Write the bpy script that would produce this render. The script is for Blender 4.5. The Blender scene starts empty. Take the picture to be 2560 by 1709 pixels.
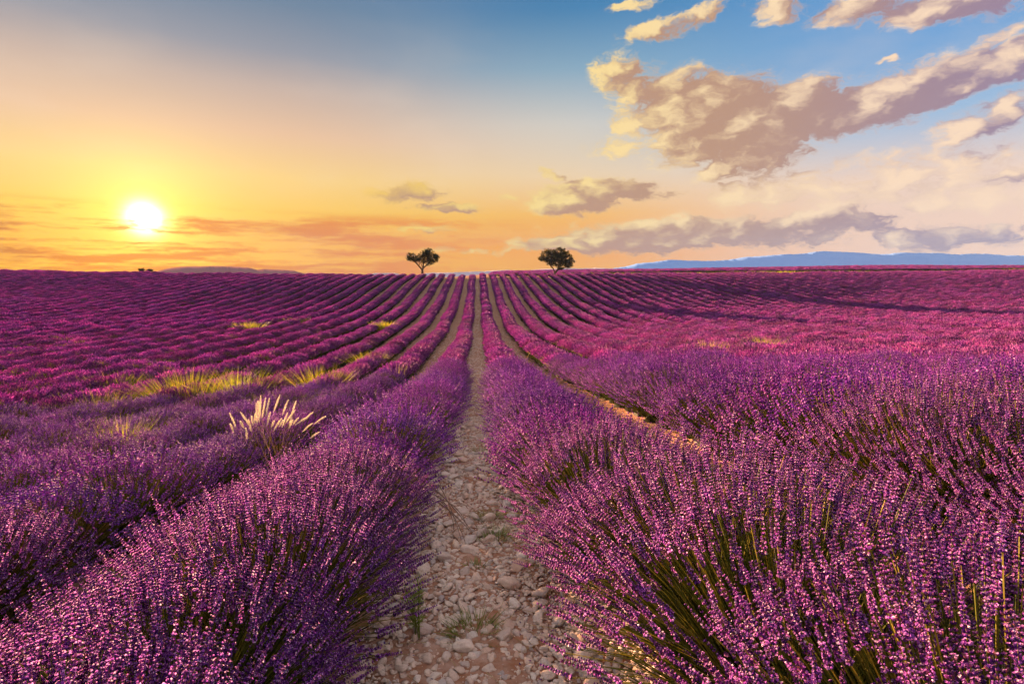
import bpy, math, random
import numpy as np
from mathutils import Matrix, Vector

S = bpy.context.scene
COL = S.collection
R = math.radians
rng = np.random.default_rng(7)

# ------------------------------------------------------------------ camera
CAM_H = 1.38                       # above the path under the camera
CAM = np.array([0.03, 0.0, CAM_H])
YAW, PITCH, FPX = R(3.8), R(7.94), 1280.0     # FPX: focal length for a 2560 px wide frame
cam_d = bpy.data.cameras.new('camera')
cam_d.lens, cam_d.sensor_width = 18.0, 36.0
cam_d.clip_start, cam_d.clip_end = 0.05, 20000
cam = bpy.data.objects.new('camera', cam_d)
COL.objects.link(cam)
cam.location = CAM
cam.rotation_euler = (R(90) - PITCH, 0, -YAW)
S.camera = cam


def pix(px, py):
    """world direction through a photo position (2560 x 1709); used to read bearings off the photo"""
    x, y = (px - 1280) / FPX, -(py - 854.5) / FPX
    f = math.cos(PITCH) + y * math.sin(PITCH)
    u = y * math.cos(PITCH) - math.sin(PITCH)
    d = np.array([x * math.cos(YAW) + f * math.sin(YAW), f * math.cos(YAW) - x * math.sin(YAW), u])
    return d / np.linalg.norm(d)


def azel(px, py):
    d = pix(px, py)
    return math.degrees(math.atan2(d[0], d[1])), math.degrees(math.asin(d[2]))


# ------------------------------------------------------------------ light
SUN_AZ, SUN_EL = azel(361, 545)
SUN_LAMP_EL = SUN_EL + 1.5
S.view_settings.view_transform = 'Standard'
S.view_settings.look = 'None'
S.view_settings.exposure = 3.0
S.view_settings.gamma = 1.0
S.render.engine = 'CYCLES'
cy = S.cycles
cy.use_denoising = True
cy.denoiser = 'OPENIMAGEDENOISE'
cy.max_bounces, cy.diffuse_bounces, cy.glossy_bounces = 4, 2, 1
cy.use_adaptive_sampling, cy.adaptive_threshold = True, 0.025
cy.transmission_bounces, cy.transparent_max_bounces, cy.volume_bounces = 3, 4, 0
cy.sample_clamp_indirect = 6.0
cy.caustics_reflective = cy.caustics_refractive = False

SKY_STRENGTH = 0.125
sl = bpy.data.lights.new('sun', 'SUN')
sl.energy, sl.angle, sl.color = 5.0, R(0.6), (1.0, 0.52, 0.25)
so = bpy.data.objects.new('sun', sl)
COL.objects.link(so)
sd = np.array([math.sin(R(SUN_AZ)) * math.cos(R(SUN_LAMP_EL)), math.cos(R(SUN_AZ)) * math.cos(R(SUN_LAMP_EL)), math.sin(R(SUN_LAMP_EL))])
so.rotation_euler = Vector(sd).to_track_quat('Z', 'Y').to_euler()
so.location = (-60, 60, 40)


class NT:
    """small helper for building node trees"""
    def __init__(s, tree):
        s.t = tree

    def n(s, typ, **kw):
        nd = s.t.nodes.new(typ)
        for k, v in kw.items():
            setattr(nd, k, v)
        return nd

    def put(s, sock, v):
        if isinstance(v, bpy.types.NodeSocket):
            s.t.links.new(v, sock)
        elif isinstance(v, (tuple, list)) and len(sock.default_value) == 4 and len(v) == 3:
            sock.default_value = (*v, 1)
        else:
            sock.default_value = v

    def m(s, op, a, b=0.0, c=0.0, clamp=False):
        nd = s.n('ShaderNodeMath', operation=op, use_clamp=clamp)
        s.put(nd.inputs[0], a); s.put(nd.inputs[1], b); s.put(nd.inputs[2], c)
        return nd.outputs[0]

    def vm(s, op, a, b=(0, 0, 0), out=0, sc=None):
        nd = s.n('ShaderNodeVectorMath', operation=op)
        s.put(nd.inputs[0], a)
        if sc is not None:
            s.put(nd.inputs['Scale'], sc)
        else:
            s.put(nd.inputs[1], b)
        return nd.outputs[out]

    def ss(s, v, a, b, lo=0.0, hi=1.0, smooth=True):
        nd = s.n('ShaderNodeMapRange', interpolation_type='SMOOTHSTEP' if smooth else 'LINEAR')
        s.put(nd.inputs['Value'], v)
        nd.inputs['From Min'].default_value, nd.inputs['From Max'].default_value = a, b
        nd.inputs['To Min'].default_value, nd.inputs['To Max'].default_value = lo, hi
        return nd.outputs[0]

    def mix(s, f, a, b, mode='MIX'):
        nd = s.n('ShaderNodeMix', data_type='RGBA', blend_type=mode)
        s.put(nd.inputs[0], f); s.put(nd.inputs[6], a); s.put(nd.inputs[7], b)
        return nd.outputs[2]

    def ramp(s, v, stops):
        nd = s.n('ShaderNodeValToRGB')
        cr = nd.color_ramp
        while len(cr.elements) > 1:
            cr.elements.remove(cr.elements[-1])
        for i, (p, c) in enumerate(stops):
            e = cr.elements[0] if i == 0 else cr.elements.new(p)
            e.position, e.color = p, (*c, 1)
        s.put(nd.inputs[0], v)
        return nd.outputs[0]

    def noise(s, vec, scale, detail=4, rough=0.55, out=0, dist=0.0, dim='3D'):
        nd = s.n('ShaderNodeTexNoise', noise_dimensions=dim)
        if vec is not None:
            s.put(nd.inputs['Vector'], vec)
        nd.inputs['Scale'].default_value = scale
        nd.inputs['Detail'].default_value = detail
        nd.inputs['Roughness'].default_value = rough
        nd.inputs['Distortion'].default_value = dist
        return nd.outputs[out]


def srgb(r, g, b, k=1.0):
    f = lambda c: k * ((c / 255 / 12.92) if c / 255 <= 0.04045 else ((c / 255 + 0.055) / 1.055) ** 2.4)
    return (f(r), f(g), f(b))


# ------------------------------------------------------------------ sky
W = bpy.data.worlds.new('World')
S.world = W
W.use_nodes = True
wt = W.node_tree
wt.nodes.clear()
N = NT(wt)
tc = N.n('ShaderNodeTexCoord').outputs['Generated']
dirn = N.vm('NORMALIZE', tc)
sx = N.n('ShaderNodeSeparateXYZ'); N.put(sx.inputs[0], dirn)
dx, dy, dz = sx.outputs
az = N.m('MULTIPLY', N.m('ARCTAN2', dx, dy), 57.29578)
el = N.m('MULTIPLY', N.m('ARCSINE', dz), 57.29578)
sun_vis = (math.sin(R(SUN_AZ)) * math.cos(R(SUN_EL)), math.cos(R(SUN_AZ)) * math.cos(R(SUN_EL)), math.sin(R(SUN_EL)))
cosg = N.vm('DOT_PRODUCT', dirn, sun_vis, out=1)
gam = N.m('MULTIPLY', N.m('ARCCOSINE', N.m('MINIMUM', cosg, 0.9999999)), 57.29578)
# bearing difference from the sun, 0..180
daz = N.m('ABSOLUTE', N.m('SUBTRACT', az, SUN_AZ))
daz = N.m('MINIMUM', daz, N.m('SUBTRACT', 360.0, daz))
# elevation as 0..1 over 0..90, square-rooted so the low sky gets most of the ramp
elp = N.m('SQRT', N.m('DIVIDE', N.m('MAXIMUM', el, 0.0), 90.0))
E = lambda d: math.sqrt(d / 90.0)
sun_side = N.ramp(elp, [(E(0), srgb(255, 186, 4)), (E(3), srgb(255, 176, 0)), (E(5.5), srgb(255, 198, 44)), (E(9), srgb(252, 208, 120)),
                        (E(13), srgb(236, 192, 154)), (E(17), srgb(200, 176, 164)), (E(20), srgb(150, 152, 164)), (E(24), srgb(108, 132, 158)),
                        (E(31), srgb(84, 120, 160)), (1, srgb(60, 100, 150))])
mid_side = N.ramp(elp, [(E(0), srgb(255, 180, 50)), (E(2.5), srgb(255, 160, 20)), (E(6), srgb(253, 186, 80)), (E(10), srgb(242, 212, 172)),
                        (E(15), srgb(212, 207, 198)), (E(20), srgb(138, 172, 194)), (E(25), srgb(66, 130, 178)), (E(32), srgb(48, 110, 166)),
                        (1, srgb(40, 86, 145))])
far_side = N.ramp(elp, [(E(0), srgb(252, 208, 190)), (E(3), srgb(250, 208, 184)), (E(8), srgb(244, 214, 198)), (E(13), srgb(160, 190, 222)),
                        (E(18), srgb(108, 164, 218)), (E(26), srgb(82, 148, 210)), (E(45), srgb(64, 120, 185)), (1, srgb(52, 100, 160))])
base = N.mix(N.ss(daz, 10, 46), sun_side, mid_side)
base = N.mix(N.ss(daz, 38, 74), base, far_side)
# physical sky as part of the mix
nish = N.n('ShaderNodeTexSky', sky_type='NISHITA')
nish.sun_disc = False
nish.sun_elevation, nish.sun_rotation = R(SUN_LAMP_EL), R(SUN_AZ)
nish.air_density, nish.dust_density, nish.ozone_density = 1.0, 1.5, 1.5
base = N.vm('ADD', N.vm('SCALE', base, sc=0.96), N.vm('SCALE', nish.outputs[0], sc=0.006))
# thin high veil
p3 = N.n('ShaderNodeCombineXYZ'); N.put(p3.inputs[0], az); N.put(p3.inputs[1], el)
pv = p3.outputs[0]
veil = N.noise(N.vm('MULTIPLY', pv, (0.035, 0.10, 1)), 1.0, 4, 0.6, dim='2D')
veil = N.m('MULTIPLY', N.ss(veil, 0.45, 0.8), N.m('MULTIPLY', N.ss(el, 28, 12, 0.0, 0.25), N.ss(el, 6, 11)))
base = N.mix(veil, base, srgb(250, 226, 200))

# --- clouds: ellipses in bearing / elevation, broken up by noise
BL = [  # photo position, half sizes in photo px, tilt (deg, up to the right), weight
    (1548, 186, 95, 52, 0, 1.0), (1660, 235, 170, 75, -8, 1.0), (1745, 262, 200, 88, 0, 1.35), (1943, 296, 250, 92, 4, 1.35),
    (1740, 345, 150, 85, 0, 1.2), (1894, 385, 170, 52, 0, 1.0), (1810, 425, 95, 38, 0, .95), (2215, 250, 230, 74, 14, 1.35),
    (2387, 205, 190, 60, 20, 1.35), (2530, 150, 150, 55, 26, 1.35), (1580, 300, 70, 75, 0, .75), (1570, 368, 150, 34, 0, .62),
    (1523, 474, 170, 32, -3, 1.2), (1425, 506, 130, 42, 0, 1.2), (1380, 436, 48, 14, -15, .8), (1265, 497, 40, 14, 10, .65),
    (1745, 583, 430, 46, 2, 1.2), (1560, 607, 340, 32, 0, 1.2), (2060, 556, 200, 40, 0, 1.0),
    (1630, 74, 120, 32, 10, .9), (1750, 34, 95, 44, 20, .85), (1590, 12, 90, 20, 0, .75), (1943, 26, 95, 38, -8, .9),
    (2150, 18, 160, 40, 0, .95), (2370, 22, 240, 48, -4, 1.1), (2440, 318, 150, 52, 16, .95), (2530, 270, 120, 46, 22, .95),
    (2490, 96, 110, 24, 26, .8), (2300, 455, 400, 110, 0, .72), (1960, 470, 300, 66, 0, .66), (2240, 418, 130, 24, 0, .72), (2500, 440, 140, 26, 0, .8),
    (2350, 590, 300, 44, 0, .9), (2120, 512, 140, 22, 0, .70), (1015, 482, 115, 32, 4, .85), (1115, 521, 90, 17, 0, 1.1), (1060, 571, 80, 9, 0, .95),
    (910, 617, 30, 5, 0, .8), (2077, 199, 60, 12, 0, .7), (2215, 151, 55, 10, 0, .65),
    (1200, 628, 230, 9, 0, .7),
    # the same broken layer goes on beyond the frame
    (2900, 60, 300, 90, 20, 1.0), (2950, 420, 350, 60, 0, .8), (2100, -160, 300, 80, 10, .9), (2700, -200, 350, 90, 0, .9),
]


def group_density(blobs, octaves, name):
    g = bpy.data.node_groups.new(name, 'ShaderNodeTree')
    g.interface.new_socket('q', in_out='INPUT', socket_type='NodeSocketVector')
    for nm in ('d', 'soft', 'nz'):
        g.interface.new_socket(nm, in_out='OUTPUT', socket_type='NodeSocketFloat')
    G = NT(g)
    q0 = q = G.n('NodeGroupInput').outputs[0]
    acc = None
    for i, (cx, cyy, rx, ry, rot, w) in enumerate(blobs):
        a0, e0 = azel(cx, cyy)
        a1, _ = azel(cx + rx * .5, cyy)
        a2, _ = azel(cx - rx * .5, cyy)
        _, e1 = azel(cx, cyy - ry * .5)
        _, e2 = azel(cx, cyy + ry * .5)
        sa, se = 1 / abs(a1 - a2), 1 / abs(e1 - e2)
        if i % 6 == 5:      # chained to the sum so far, so that the shader works through the ellipses in small lots
            ch = G.n('ShaderNodeVectorMath', operation='MULTIPLY_ADD')
            G.put(ch.inputs[0], acc); ch.inputs[1].default_value = (1e-7, 1e-7, 0); G.put(ch.inputs[2], q0)
            q = ch.outputs[0]
        if abs(rot) < 3:
            ma = G.n('ShaderNodeVectorMath', operation='MULTIPLY_ADD')
            G.put(ma.inputs[0], q); ma.inputs[1].default_value = (sa, se, 0); ma.inputs[2].default_value = (-a0 * sa, -e0 * se, 0)
            ln = G.vm('LENGTH', ma.outputs[0], out=1)
        else:
            c_, s_ = math.cos(R(rot)), math.sin(R(rot))
            u = G.m('SUBTRACT', G.vm('DOT_PRODUCT', q, (c_ * sa, s_ * sa, 0), out=1), (c_ * a0 + s_ * e0) * sa)
            v = G.m('SUBTRACT', G.vm('DOT_PRODUCT', q, (-s_ * se, c_ * se, 0), out=1), (-s_ * a0 + c_ * e0) * se)
            ln = G.m('SQRT', G.m('MULTIPLY_ADD', u, u, G.m('MULTIPLY', v, v)))
        d = G.ss(ln, 1.5, 0.1, 0.0, w)
        acc = d if acc is None else G.m('SMOOTH_MAX', acc, d, 0.18)
    qs = G.vm('MULTIPLY', q0, (1, 1.8, 1))
    edge = G.ss(acc, 0.02, 0.5, 0.2, 1.0)
    soft = G.m('ADD', acc, G.m('MULTIPLY', G.m('MULTIPLY', G.m('SUBTRACT', G.noise(qs, 0.36, 1.5, 0.5, dim='2D'), 0.5), 0.8), edge))
    if not octaves:
        go = G.n('NodeGroupOutput')
        g.links.new(soft, go.inputs[1])
        return g
    det = G.noise(qs, 0.36, octaves, 0.62, dim='2D')
    fine = G.noise(G.vm('MULTIPLY', q0, (1, 2.4, 1)), 1.7, 5, 0.65, dim='2D')
    nz = G.m('ADD', G.m('MULTIPLY', G.m('SUBTRACT', det, 0.5), 1.5), G.m('MULTIPLY', G.m('SUBTRACT', fine, 0.5), 0.65))
    out = G.m('SUBTRACT', G.m('ADD', acc, G.m('MULTIPLY', nz, edge)), 0.32)
    go = G.n('NodeGroupOutput')
    g.links.new(out, go.inputs[0]); g.links.new(soft, go.inputs[1]); g.links.new(nz, go.inputs[2])
    return g


def dens(v, grp):
    nd = N.n('ShaderNodeGroup'); nd.node_tree = grp
    N.put(nd.inputs[0], v)
    return nd.outputs


wv = N.noise(N.vm('MULTIPLY', pv, (1, 1.7, 1)), 0.30, 3, 0.6, out=1, dim='2D')
qv = N.vm('ADD', pv, N.vm('MULTIPLY', N.vm('SUBTRACT', wv, (0.5, 0.5, 0.5)), (3.4, 1.8, 0)))
d0, soft0, nz0 = dens(qv, group_density(BL, 7, 'cloud_density'))
qv2 = N.vm('ADD', qv, N.vm('SCALE', (1, 1, 0), sc=N.m('MULTIPLY', d0, 1e-7)))
d1 = dens(N.vm('ADD', qv2, (-2.2, 0.45, 0)), group_density([b_ for b_ in BL if b_[5] >= .8], 0, 'cloud_density_towards_light'))[1]
dsh = N.m('ADD', N.m('SUBTRACT', soft0, d1), N.m('MULTIPLY', nz0, 0.60))
cover = N.m('POWER', N.ss(d0, -0.10, 0.46), 1.25)
light = N.m('ADD', N.ss(dsh, -0.10, 0.80, 0.0, 1.0), N.ss(d0, 0.40, 0.0, 0.0, 0.55), clamp=True)
near_sun = N.ss(daz, 30, 74)
c_lit = N.mix(near_sun, srgb(255, 224, 138), srgb(255, 222, 190))
c_lit = N.mix(N.ss(daz, 14, 40), srgb(255, 205, 70), c_lit)
c_dark = N.mix(N.ss(daz, 54, 84), srgb(190, 147, 120), srgb(150, 128, 158))
c_dark = N.mix(N.ss(el, 9, 2, 0, 0.45), c_dark, N.mix(near_sun, srgb(206, 140, 96), srgb(160, 142, 168)))
ccol = N.mix(light, c_dark, c_lit)
cloudy = N.mix(N.m('MULTIPLY', cover, 0.97), base, ccol)
# unseen bright cloud added overhead and all round to lift the ambient light
beyond = N.m('MAXIMUM', N.ss(el, 31, 44), N.ss(N.m('ABSOLUTE', N.m('SUBTRACT', az, 3.8)), 54, 72))
fill_cloud = N.noise(N.vm('MULTIPLY', dirn, (1, 1, 1.6)), 3.2, 3, 0.6)
fill_cloud = N.m('MULTIPLY', N.m('MULTIPLY', N.ss(fill_cloud, 0.34, 0.52), 0.92), N.m('MULTIPLY', beyond, N.ss(el, 2, 12)))
# streaky low bank round the sun
st = N.noise(N.vm('MULTIPLY', N.vm('ADD', pv, N.vm('MULTIPLY', wv, (9.0, 1.1, 0))), (0.055, 0.75, 1)), 1.0, 5, 0.62, dim='2D')
st2 = N.noise(N.vm('MULTIPLY', pv, (0.16, 2.1, 1)), 1.0, 4, 0.6, dim='2D')
bank = N.m('MULTIPLY', N.ss(N.m('ADD', N.m('MULTIPLY', st, 0.65), N.m('MULTIPLY', st2, 0.35)), 0.42, 0.60), N.m('MULTIPLY', N.ss(el, 6.2, 4.8), N.ss(daz, 46, 18)))
bank_col = N.mix(N.ss(daz, 3, 14), srgb(250, 140, 0), N.mix(N.ss(az, -33, -40), srgb(240, 128, 22), srgb(176, 96, 52)))


def lobe(width, p):
    return N.m('EXPONENT', N.m('MULTIPLY', N.m('POWER', N.m('DIVIDE', gam, width), p), -1.0))


thin = N.m('SUBTRACT', 1.0, N.m('MULTIPLY', bank, 0.75))
glow = N.vm('SCALE', (1.0, 0.76, 0.08), sc=N.m('MULTIPLY', lobe(3.6, 1.3), N.m('MULTIPLY', thin, 0.9)))
glow = N.vm('ADD', glow, N.vm('SCALE', (1.0, 0.90, 0.55), sc=N.m('MULTIPLY', lobe(0.95, 1.6), N.m('MULTIPLY', N.ss(bank, 0, 1, 1.0, 0.16), 9.0))))


def finish(sky):
    sky = N.mix(fill_cloud, sky, N.vm('SCALE', srgb(252, 232, 224), sc=1.1))
    sky = N.mix(N.m('MULTIPLY', bank, 0.85), sky, bank_col)
    sky = N.vm('ADD', sky, glow)                              # glow of the sun itself
    sky = N.mix(N.ss(el, -0.3, -2.5), sky, srgb(120, 80, 70))    # below the horizon: dull earth
    bg = N.n('ShaderNodeBackground')
    N.put(bg.inputs[0], sky)
    bg.inputs[1].default_value = SKY_STRENGTH
    return bg.outputs[0]


inside = N.m('MULTIPLY', N.m('MULTIPLY', N.m('GREATER_THAN', az, -26.0), N.m('LESS_THAN', az, 88.0)), N.m('GREATER_THAN', el, -1.0))
mxs = N.n('ShaderNodeMixShader')
N.put(mxs.inputs[0], inside)
wt.links.new(finish(base), mxs.inputs[1])
wt.links.new(finish(cloudy), mxs.inputs[2])
wt.links.new(mxs.outputs[0], N.n('ShaderNodeOutputWorld').inputs[0])
W.cycles.sampling_method = 'MANUAL'
W.cycles.sample_map_resolution = 512

# ------------------------------------------------------------------ helpers
def tag(o, label=None, cat=None, group=None, kind=None):
    for k, v in (('label', label), ('category', cat), ('group', group), ('kind', kind)):
        if v:
            o[k] = v
    return o


def link(name, data, parent=None):
    o = bpy.data.objects.new(name, data)
    COL.objects.link(o)
    if parent is not None:
        o.parent = parent
    return o


def mk_mesh(name, V, T, mats, mi=None, rnd=None, smooth=False):
    V = np.asarray(V, np.float32).reshape(-1, 3)
    T = np.asarray(T, np.int32)
    k = T.shape[1]
    me = bpy.data.meshes.new(name)
    me.vertices.add(len(V)); me.loops.add(T.size); me.polygons.add(len(T))
    me.vertices.foreach_set('co', V.ravel())
    me.loops.foreach_set('vertex_index', T.ravel())
    me.polygons.foreach_set('loop_start', np.arange(0, T.size, k, dtype=np.int32))
    me.polygons.foreach_set('loop_total', np.full(len(T), k, np.int32))
    for m in mats:
        me.materials.append(m)
    if mi is not None:
        me.polygons.foreach_set('material_index', np.asarray(mi, np.int32))
    me.polygons.foreach_set('use_smooth', np.full(len(T), smooth))
    if rnd is not None:
        me.attributes.new('rnd', 'FLOAT', 'POINT').data.foreach_set('value', np.asarray(rnd, np.float32))
    me.update(calc_edges=True)
    return me


class MB:
    """collects triangle soups with a material index and a per-vertex random value"""
    def __init__(s):
        s.V, s.T, s.M, s.R, s.n = [], [], [], [], 0

    def add(s, V, T, m=0, r=0.5):
        V = np.asarray(V, float).reshape(-1, 3); T = np.asarray(T, int).reshape(-1, 3)
        s.V.append(V); s.T.append(T + s.n)
        s.M.append(np.full(len(T), m) if np.isscalar(m) else np.asarray(m))
        s.R.append(np.full(len(V), r) if np.isscalar(r) else np.asarray(r))
        s.n += len(V)

    def arrays(s):
        return np.concatenate(s.V), np.concatenate(s.T), np.concatenate(s.M), np.concatenate(s.R)

    def mesh(s, name, mats, smooth=False):
        V, T, M, Rn = s.arrays()
        return mk_mesh(name, V, T, mats, M, Rn, smooth)


def frames(D, roll):
    """rotation matrices whose z axis is D (n x 3)"""
    D = D / np.linalg.norm(D, axis=1, keepdims=True)
    ref = np.where(np.abs(D[:, 2:3]) > 0.95, np.array([[1.0, 0, 0]]), np.array([[0, 0, 1.0]]))
    X = np.cross(ref, D); X /= np.linalg.norm(X, axis=1, keepdims=True)
    Y = np.cross(D, X)
    c, s_ = np.cos(roll)[:, None], np.sin(roll)[:, None]
    return np.stack([X * c + Y * s_, Y * c - X * s_, D], axis=2)


def scatter(mb, tmpl, P, M, sc, r):
    """merge copies of template arrays (V,T,mi,rnd) at P with matrices M, scales sc, random offsets r"""
    V, T, mi, rn = tmpl
    n = len(P)
    if n == 0:
        return
    VV = np.einsum('nij,vj->nvi', M, V) * sc[:, None, None] + P[:, None, :]
    TT = T[None] + (np.arange(n) * len(V))[:, None, None]
    RR = np.clip(rn[None] * 0.6 + r[:, None] * 0.4, 0, 1)
    mb.add(VV.reshape(-1, 3), TT.reshape(-1, 3), np.tile(mi, n), RR.ravel())


def tubes(mb, A, B, C, r0, r1, seg, m, r, sides=3):
    """bent tubes: quadratic curve A -> B (control) -> C, one per row, radius r0 at A to r1 at C"""
    n = len(A)
    t = np.linspace(0, 1, seg + 1)
    pts = (A[:, None] * ((1 - t) ** 2)[None, :, None] + B[:, None] * (2 * t * (1 - t))[None, :, None] + C[:, None] * (t ** 2)[None, :, None])
    D = C - A
    F = frames(D, rng.random(n) * 6.28)
    ang = np.arange(sides) * 2 * np.pi / sides
    ring = F[:, :, 0][:, None] * np.cos(ang)[None, :, None] + F[:, :, 1][:, None] * np.sin(ang)[None, :, None]
    r0 = np.broadcast_to(np.asarray(r0, float), (n,)); r1 = np.broadcast_to(np.asarray(r1, float), (n,))
    rad = r0[:, None] * (1 - t)[None] + r1[:, None] * t[None]
    V = pts[:, :, None, :] + ring[:, None, :, :] * rad[:, :, None, None]
    idx = []
    for s_ in range(seg):
        for k in range(sides):
            a, b = s_ * sides + k, s_ * sides + (k + 1) % sides
            idx += [(a, b, b + sides), (a, b + sides, a + sides)]
    idx = np.array(idx)
    per = (seg + 1) * sides
    T = idx[None] + (np.arange(n) * per)[:, None, None]
    mb.add(V.reshape(-1, 3), T.reshape(-1, 3), m, np.repeat(r, per))


# ------------------------------------------------------------------ materials
def material(name, build):
    m = bpy.data.materials.new(name)
    m.use_nodes = True
    m.node_tree.nodes.clear()
    M = NT(m.node_tree)
    out = M.n('ShaderNodeOutputMaterial')
    m.node_tree.links.new(build(M), out.inputs[0])
    return m


def leafy(M, col, trans=0.35, rough=0.6, spec=0.2):
    p = M.n('ShaderNodeBsdfPrincipled')
    M.put(p.inputs['Base Color'], col)
    p.inputs['Roughness'].default_value = rough
    p.inputs['Specular IOR Level'].default_value = spec
    t = M.n('ShaderNodeBsdfTranslucent')
    M.put(t.inputs[0], col)
    mx = M.n('ShaderNodeMixShader')
    mx.inputs[0].default_value = trans
    M.t.links.new(p.outputs[0], mx.inputs[1]); M.t.links.new(t.outputs[0], mx.inputs[2])
    return mx.outputs[0]


def rnd_attr(M):
    return M.n('ShaderNodeAttribute', attribute_name='rnd').outputs['Fac']


def obj_rand(M):
    return M.n('ShaderNodeObjectInfo').outputs['Random']


def varied(M, stops, amount=0.30):
    c = M.ramp(rnd_attr(M), stops)
    h = M.n('ShaderNodeHueSaturation')
    o = obj_rand(M)
    M.put(h.inputs['Hue'], M.ss(o, 0, 1, 0.5 - 0.035 * amount / 0.3, 0.5 + 0.035 * amount / 0.3, smooth=False))
    M.put(h.inputs['Value'], M.ss(M.m('FRACT', M.m('MULTIPLY', o, 7.31)), 0, 1, 1 - amount, 1 + amount, smooth=False))
    M.put(h.inputs['Color'], c)
    return h.outputs[0]


floret_m = material('lavender_floret', lambda M: leafy(M, varied(M, [(0, (.26, .06, .48)), (.5, (.46, .14, .64)), (.85, (.72, .34, .84)), (1, (.95, .80, .97))], .15), .60))
calyx_m = material('lavender_calyx', lambda M: leafy(M, varied(M, [(0, (.06, .013, .15)), (.55, (.16, .032, .29)), (.8, (.33, .09, .37)), (.93, (.30, .13, .14)), (1, (.20, .17, .11))], .2), .50))
stem_m = material('lavender_stem', lambda M: leafy(M, varied(M, [(0, (.06, .085, .012)), (.5, (.16, .17, .025)), (1, (.38, .31, .06))], .2), .45))
leaf_m = material('lavender_leaf', lambda M: leafy(M, varied(M, [(0, (.014, .022, .007)), (1, (.05, .06, .018))], .2), .25))
bloom_m = material('lavender_bloom', lambda M: leafy(M, varied(M, [(0, (.13, .028, .20)), (.5, (.34, .085, .38)), (1, (.68, .27, .64))], .25), .64))
LAV = [stem_m, calyx_m, floret_m, leaf_m, bloom_m]


def ground_col(M):
    geo = M.n('ShaderNodeNewGeometry').outputs['Position']
    a = M.noise(geo, 1.3, 6, .6)
    b = M.noise(geo, 14.0, 5, .65)
    c = M.mix(a, (.24, .105, .055), (.44, .235, .14))
    c = M.mix(M.ss(b, .35, .75), c, (.50, .34, .26))
    v = M.n('ShaderNodeTexVoronoi'); M.put(v.inputs['Vector'], geo); v.inputs['Scale'].default_value = 22
    st_ = M.m('MULTIPLY', M.ss(v.outputs['Distance'], .42, .25), M.ss(M.noise(geo, 3.0, 3, .6), .40, .58))
    c = M.mix(M.m('MULTIPLY', st_, .8), c, M.mix(v.outputs['Color'], (.62, .50, .42), (.82, .72, .62)))
    return c, st_, b


def soil(M):
    c, st_, b = ground_col(M)
    p = M.n('ShaderNodeBsdfPrincipled')
    M.put(p.inputs['Base Color'], c)
    p.inputs['Roughness'].default_value = .95
    p.inputs['Specular IOR Level'].default_value = .0
    bp = M.n('ShaderNodeBump')
    bp.inputs['Strength'].default_value = .7; bp.inputs['Distance'].default_value = .03
    M.put(bp.inputs['Height'], M.m('ADD', st_, b))
    M.t.links.new(bp.outputs[0], p.inputs['Normal'])
    return p.outputs[0]


soil_m = material('reddish_soil', soil)


def stone(M):
    o = obj_rand(M)
    geo = M.n('ShaderNodeTexCoord').outputs['Object']
    c = M.ramp(o, [(0, (.66, .49, .39)), (.2, (.82, .69, .57)), (.4, (.58, .49, .44)), (.6, (.88, .77, .65)), (.75, (.70, .50, .38)), (.9, (.90, .82, .72)), (1, (.46, .42, .42))])
    nz = M.noise(geo, 3.0, 5, .65)
    c = M.mix(M.ss(nz, .35, .75), c, M.mix(.5, c, (.45, .30, .22)))
    p = M.n('ShaderNodeBsdfPrincipled')
    M.put(p.inputs['Base Color'], c)
    p.inputs['Roughness'].default_value = .75
    p.inputs['Specular IOR Level'].default_value = .3
    bp = M.n('ShaderNodeBump')
    bp.inputs['Strength'].default_value = .35; bp.inputs['Distance'].default_value = .2
    M.put(bp.inputs['Height'], M.noise(geo, 7.0, 5, .65))
    M.t.links.new(bp.outputs[0], p.inputs['Normal'])
    return p.outputs[0]


stone_m = material('limestone_pebble', stone)
grass_m = material('yellow_grass', lambda M: leafy(M, varied(M, [(0, (.09, .14, .010)), (.5, (.24, .28, .02)), (1, (.50, .42, .05))], .15), .42))
green_m = material('green_weed', lambda M: leafy(M, varied(M, [(0, (.10, .17, .03)), (1, (.30, .38, .08))], .15), .35))
plume_m = material('pale_plume', lambda M: leafy(M, M.ramp(rnd_attr(M), [(0, (.80, .74, .52)), (1, (.92, .90, .80))]), .5))
straw_m = material('dry_straw', lambda M: leafy(M, M.ramp(rnd_attr(M), [(0, (.38, .27, .10)), (1, (.62, .50, .24))]), .3))
bark_m = material('dark_bark', lambda M: leafy(M, M.mix(M.noise(None, 9, 5, .7), (.035, .022, .015), (.10, .07, .05)), 0.0, .9))
tleaf_m = material('almond_leaf', lambda M: leafy(M, M.ramp(rnd_attr(M), [(0, (.018, .022, .008)), (1, (.045, .05, .014))]), .10))
twig_m = material('grey_twig', lambda M: leafy(M, M.mix(M.noise(None, 12, 4, .6), (.16, .09, .06), (.34, .25, .20)), 0.0, .9))
scrub_m = material('scrub_slope', lambda M: leafy(M, M.mix(M.noise(M.n('ShaderNodeNewGeometry').outputs['Position'], .15, 6, .6), (.24, .12, .13), (.36, .19, .19)), 0.0, .95, .0))
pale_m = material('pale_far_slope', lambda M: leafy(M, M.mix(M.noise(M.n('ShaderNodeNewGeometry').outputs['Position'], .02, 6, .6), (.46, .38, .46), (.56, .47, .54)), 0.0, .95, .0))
hill_m = material('haze_blue_slope', lambda M: leafy(M, M.mix(M.noise(M.n('ShaderNodeNewGeometry').outputs['Position'], .02, 6, .6), (.16, .33, .74), (.20, .38, .80)), 0.0, .95, .0))  # painted haze: the blue of distant air put into the slope colour

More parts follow.
